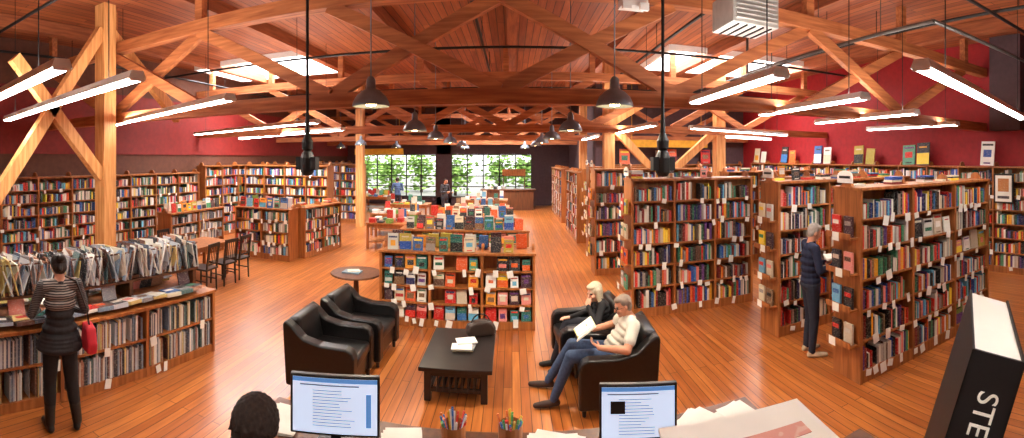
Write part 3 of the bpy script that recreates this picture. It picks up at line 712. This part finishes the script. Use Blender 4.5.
for s in(-1,1):
    c=Vector(JM['head'])+hfv*.098+hl*s*.032+hu_*.006
    pts=[c+hl*.022*math.cos(t)+hu_*.016*math.sin(t) for t in np.linspace(0,2*pi,11)]
    for p,q in zip(pts[:-1],pts[1:]): mb.cyl(p,q,.002,n=5)
    mb.cyl(c+hl*s*.022,c+hl*s*.05-hfv*.1,.002,n=5)
mb.obj('eyeglasses',[M_iron],mn)
mb=MB()
for s in(-1,1):
    mb.box(0,s*.085,0,.24,.17,.012,0,lin((226,220,110)) if s<0 else lin((235,235,225)),Matrix.Rotation(s*.35,3,'X'))
    mb.box(-.005,s*.085,.01,.225,.16,.012,1,(1,1,1),Matrix.Rotation(s*.3,3,'X'))
ob=empty('open_book',(.80,4.84,.77)); ob.rotation_euler=(0,math.radians(35),math.radians(178)); mb.obj('pages',[M_book,M_paper],ob)
JS=dict(pelvis=(-.05,0,.49),bend=(-.06,0,.64),shL=(.03,.16,.81),shR=(.03,-.16,.81),head=(.10,.05,.945),
  elL=(.14,.31,.62),wrL=(.20,.13,.79),elR=(.12,-.25,.60),wrR=(.38,-.1,.60),
  hipL=(.0,.085,.49),knL=(.44,.12,.52),anL=(.52,.12,.09),toeL=(.69,.13,.03),hipR=(.0,-.085,.49),knR=(.43,-.10,.53),anR=(.60,-.08,.09),toeR=(.77,-.09,.03))
cs=dict(top=pm('black_sweater',(26,25,28),.8),skin=skin2,eye=eye,lip=lip,hair=pm('blonde_hair',(206,190,160),.6,.12,60),bottom=pm('dark_slacks',(34,34,44),.8),shoe=pm('black_shoes',(22,20,20),.5))
sw=figure('seated_woman',JS,cs,'bob','long',True,hf=(1,.45,-.25),hu=(.25,0,1),hd={'L':(V(-.15,-.35,.9),V(-.5,-.6,0)),'R':(V(1,.1,0),V(0,0,-1))},curl=(.7,.35))
place(sw,1.14,5.68,math.radians(184))
JR=dict(pelvis=(0,0,.95),bend=(.0,0,1.14),shL=(.0,.2,1.46),shR=(.0,-.2,1.46),head=(.06,.0,1.64),
  elL=(.03,.27,1.18),wrL=(.27,.18,1.18),elR=(.03,-.27,1.18),wrR=(.27,-.16,1.20),
  hipL=(0,.09,.91),knL=(.03,.10,.50),anL=(-.02,.11,.09),toeL=(.17,.14,.03),hipR=(0,-.09,.91),knR=(.02,-.10,.50),anR=(-.02,-.11,.09),toeR=(.17,-.15,.03))
cr=dict(top=pm('navy_jacket',(24,32,60),.8),skin=skin,eye=eye,lip=lip,hair=pm('silver_hair',(160,150,142),.7,.2),bottom=pm('dark_jeans',(32,38,54),.8),shoe=pm('tan_shoes',(190,170,140),.6))
rm=figure('standing_man',JR,cr,'short','long',hf=(1,0,-.35),hu=(.3,0,1),hd={'L':(V(.8,-.4,.1),V(0,-.3,.9)),'R':(V(.8,.4,.1),V(0,.3,.9))},wide=1.1)
place(rm,3.75,4.80,math.radians(-18))
e=empty('open_book',(4.09,4.70,1.27),math.radians(-18)); mb=MB()
for s in(-1,1): mb.box(0,s*.075,0,.22,.15,.02,0,(1,1,1),Matrix.Rotation(s*.3,3,'X'))
mb.obj('pages',[M_paper],e)
JC={k:tuple(v) for k,v in JR.items()}
JC['head']=(.07,0,1.61); JC['shL']=(0,.2,1.43); JC['shR']=(0,-.2,1.43); JC['wrL']=(.36,.17,1.10); JC['wrR']=(.36,-.15,1.10); JC['elL']=(.08,.27,1.14); JC['elR']=(.08,-.27,1.14)
cc=dict(top=pm('olive_shirt',(70,70,56),.8),skin=skin,eye=eye,lip=lip,hair=pm('brown_hair',(44,30,22),.8,.5,90),bottom=pm('grey_trousers',(60,60,66),.8),shoe=pm('dark_shoes',(30,26,24),.5))
cl=figure('store_clerk',JC,cc,'full','long',vox=.006,hf=(1,0,-.3),hu=(.3,0,1),curl=(.3,.3),hd={'L':(V(1,-.1,-.1),V(0,0,-1)),'R':(V(1,.1,-.1),V(0,0,-1))})
place(cl,-.92,1.38,math.radians(93))
JD={k:tuple(v) for k,v in JR.items()}
for (x,y,rz,c1,c2) in ((-5.2,20.0,2.2,(70,90,130),(40,40,50)),(-2.9,19.2,-.6,(60,56,60),(50,50,60))):
    cd=dict(cc); cd['top']=pm('shirt',c1,.8); cd['bottom']=pm('trousers',c2,.8)
    place(figure('browsing_customer',JD,cd,'short','long',vox=.012),x,y,rz)

# ---------------------------------------------------------------- exterior
slab('street_ground',-30,30,YF+.3,70,-.15,-.03,M_pave)
def tree(x,y,h):
    e=empty('street_tree',(x,y,0)); a=MB(); a.cyl((0,0,-.03),(0,0,h*.6),.12,.06,8)
    for i in range(7): a.cyl((0,0,h*U(.3,.6)),(U(-1,1)*h*.25,U(-1,1)*h*.2,h*U(.6,.9)),.04,.015,6)
    a.obj('trunk',[M_bark],e)
    b=MB()
    for i in range(650):
        v=Vector((random.gauss(0,.5),random.gauss(0,.5),random.gauss(0,.5)))
        c=(v.x*h*.36,v.y*h*.3,max(.2,h*.5+v.z*h*.4)); s=U(.12,.26)
        Q=Matrix.Rotation(U(0,6.28),3,'Z')@Matrix.Rotation(U(0,3.14),3,'X')
        vs=[tuple(Q@Vector(p)+Vector(c)) for p in ((-s,0,0),(0,-s*.5,0),(s,0,0),(0,s*.5,0))]
        b.add(vs,[(0,1,2,3)])
    b.obj('foliage',[M_leaf],e)
for i in range(11): tree(-17+i*2.6+U(-.5,.5),33+U(-1.5,3),U(3.0,4.6))
W=bpy.data.worlds.new('sky'); S.world=W; W.use_nodes=True; nt=W.node_tree; bg=nt.nodes['Background']
sk=nt.nodes.new('ShaderNodeTexSky'); sk.sky_type='HOSEK_WILKIE'; sk.sun_direction=(.3,-.5,.8); sk.turbidity=4
mx=nt.nodes.new('ShaderNodeMix'); mx.data_type='RGBA'; mx.inputs[0].default_value=.6; mx.inputs[7].default_value=(1,1,1,1)
nt.links.new(sk.outputs['Color'],mx.inputs[6]); nt.links.new(mx.outputs[2],bg.inputs['Color']); bg.inputs['Strength'].default_value=3.5
sn=bpy.data.lights.new('sun','SUN'); sn.energy=5; sn.angle=.02; so=bpy.data.objects.new('sun',sn); C.objects.link(so); so.rotation_euler=(math.radians(35),0,math.radians(20)); so.location=(0,20,20)

# ---------------------------------------------------------------- camera
cam=bpy.data.cameras.new('camera'); co=bpy.data.objects.new('camera',cam); C.objects.link(co); S.camera=co
co.location=(0,0,2.65); co.rotation_euler=(pi/2,0,0); cam.lens=15.8; cam.clip_start=.05; cam.clip_end=200
cam.type='PANO'; cam.panorama_type='CENTRAL_CYLINDRICAL'
cam.central_cylindrical_range_u_min=-1.138; cam.central_cylindrical_range_u_max=1.138
cam.central_cylindrical_range_v_min=-.622; cam.central_cylindrical_range_v_max=.351; cam.central_cylindrical_radius=1
S.view_settings.view_transform='Standard'
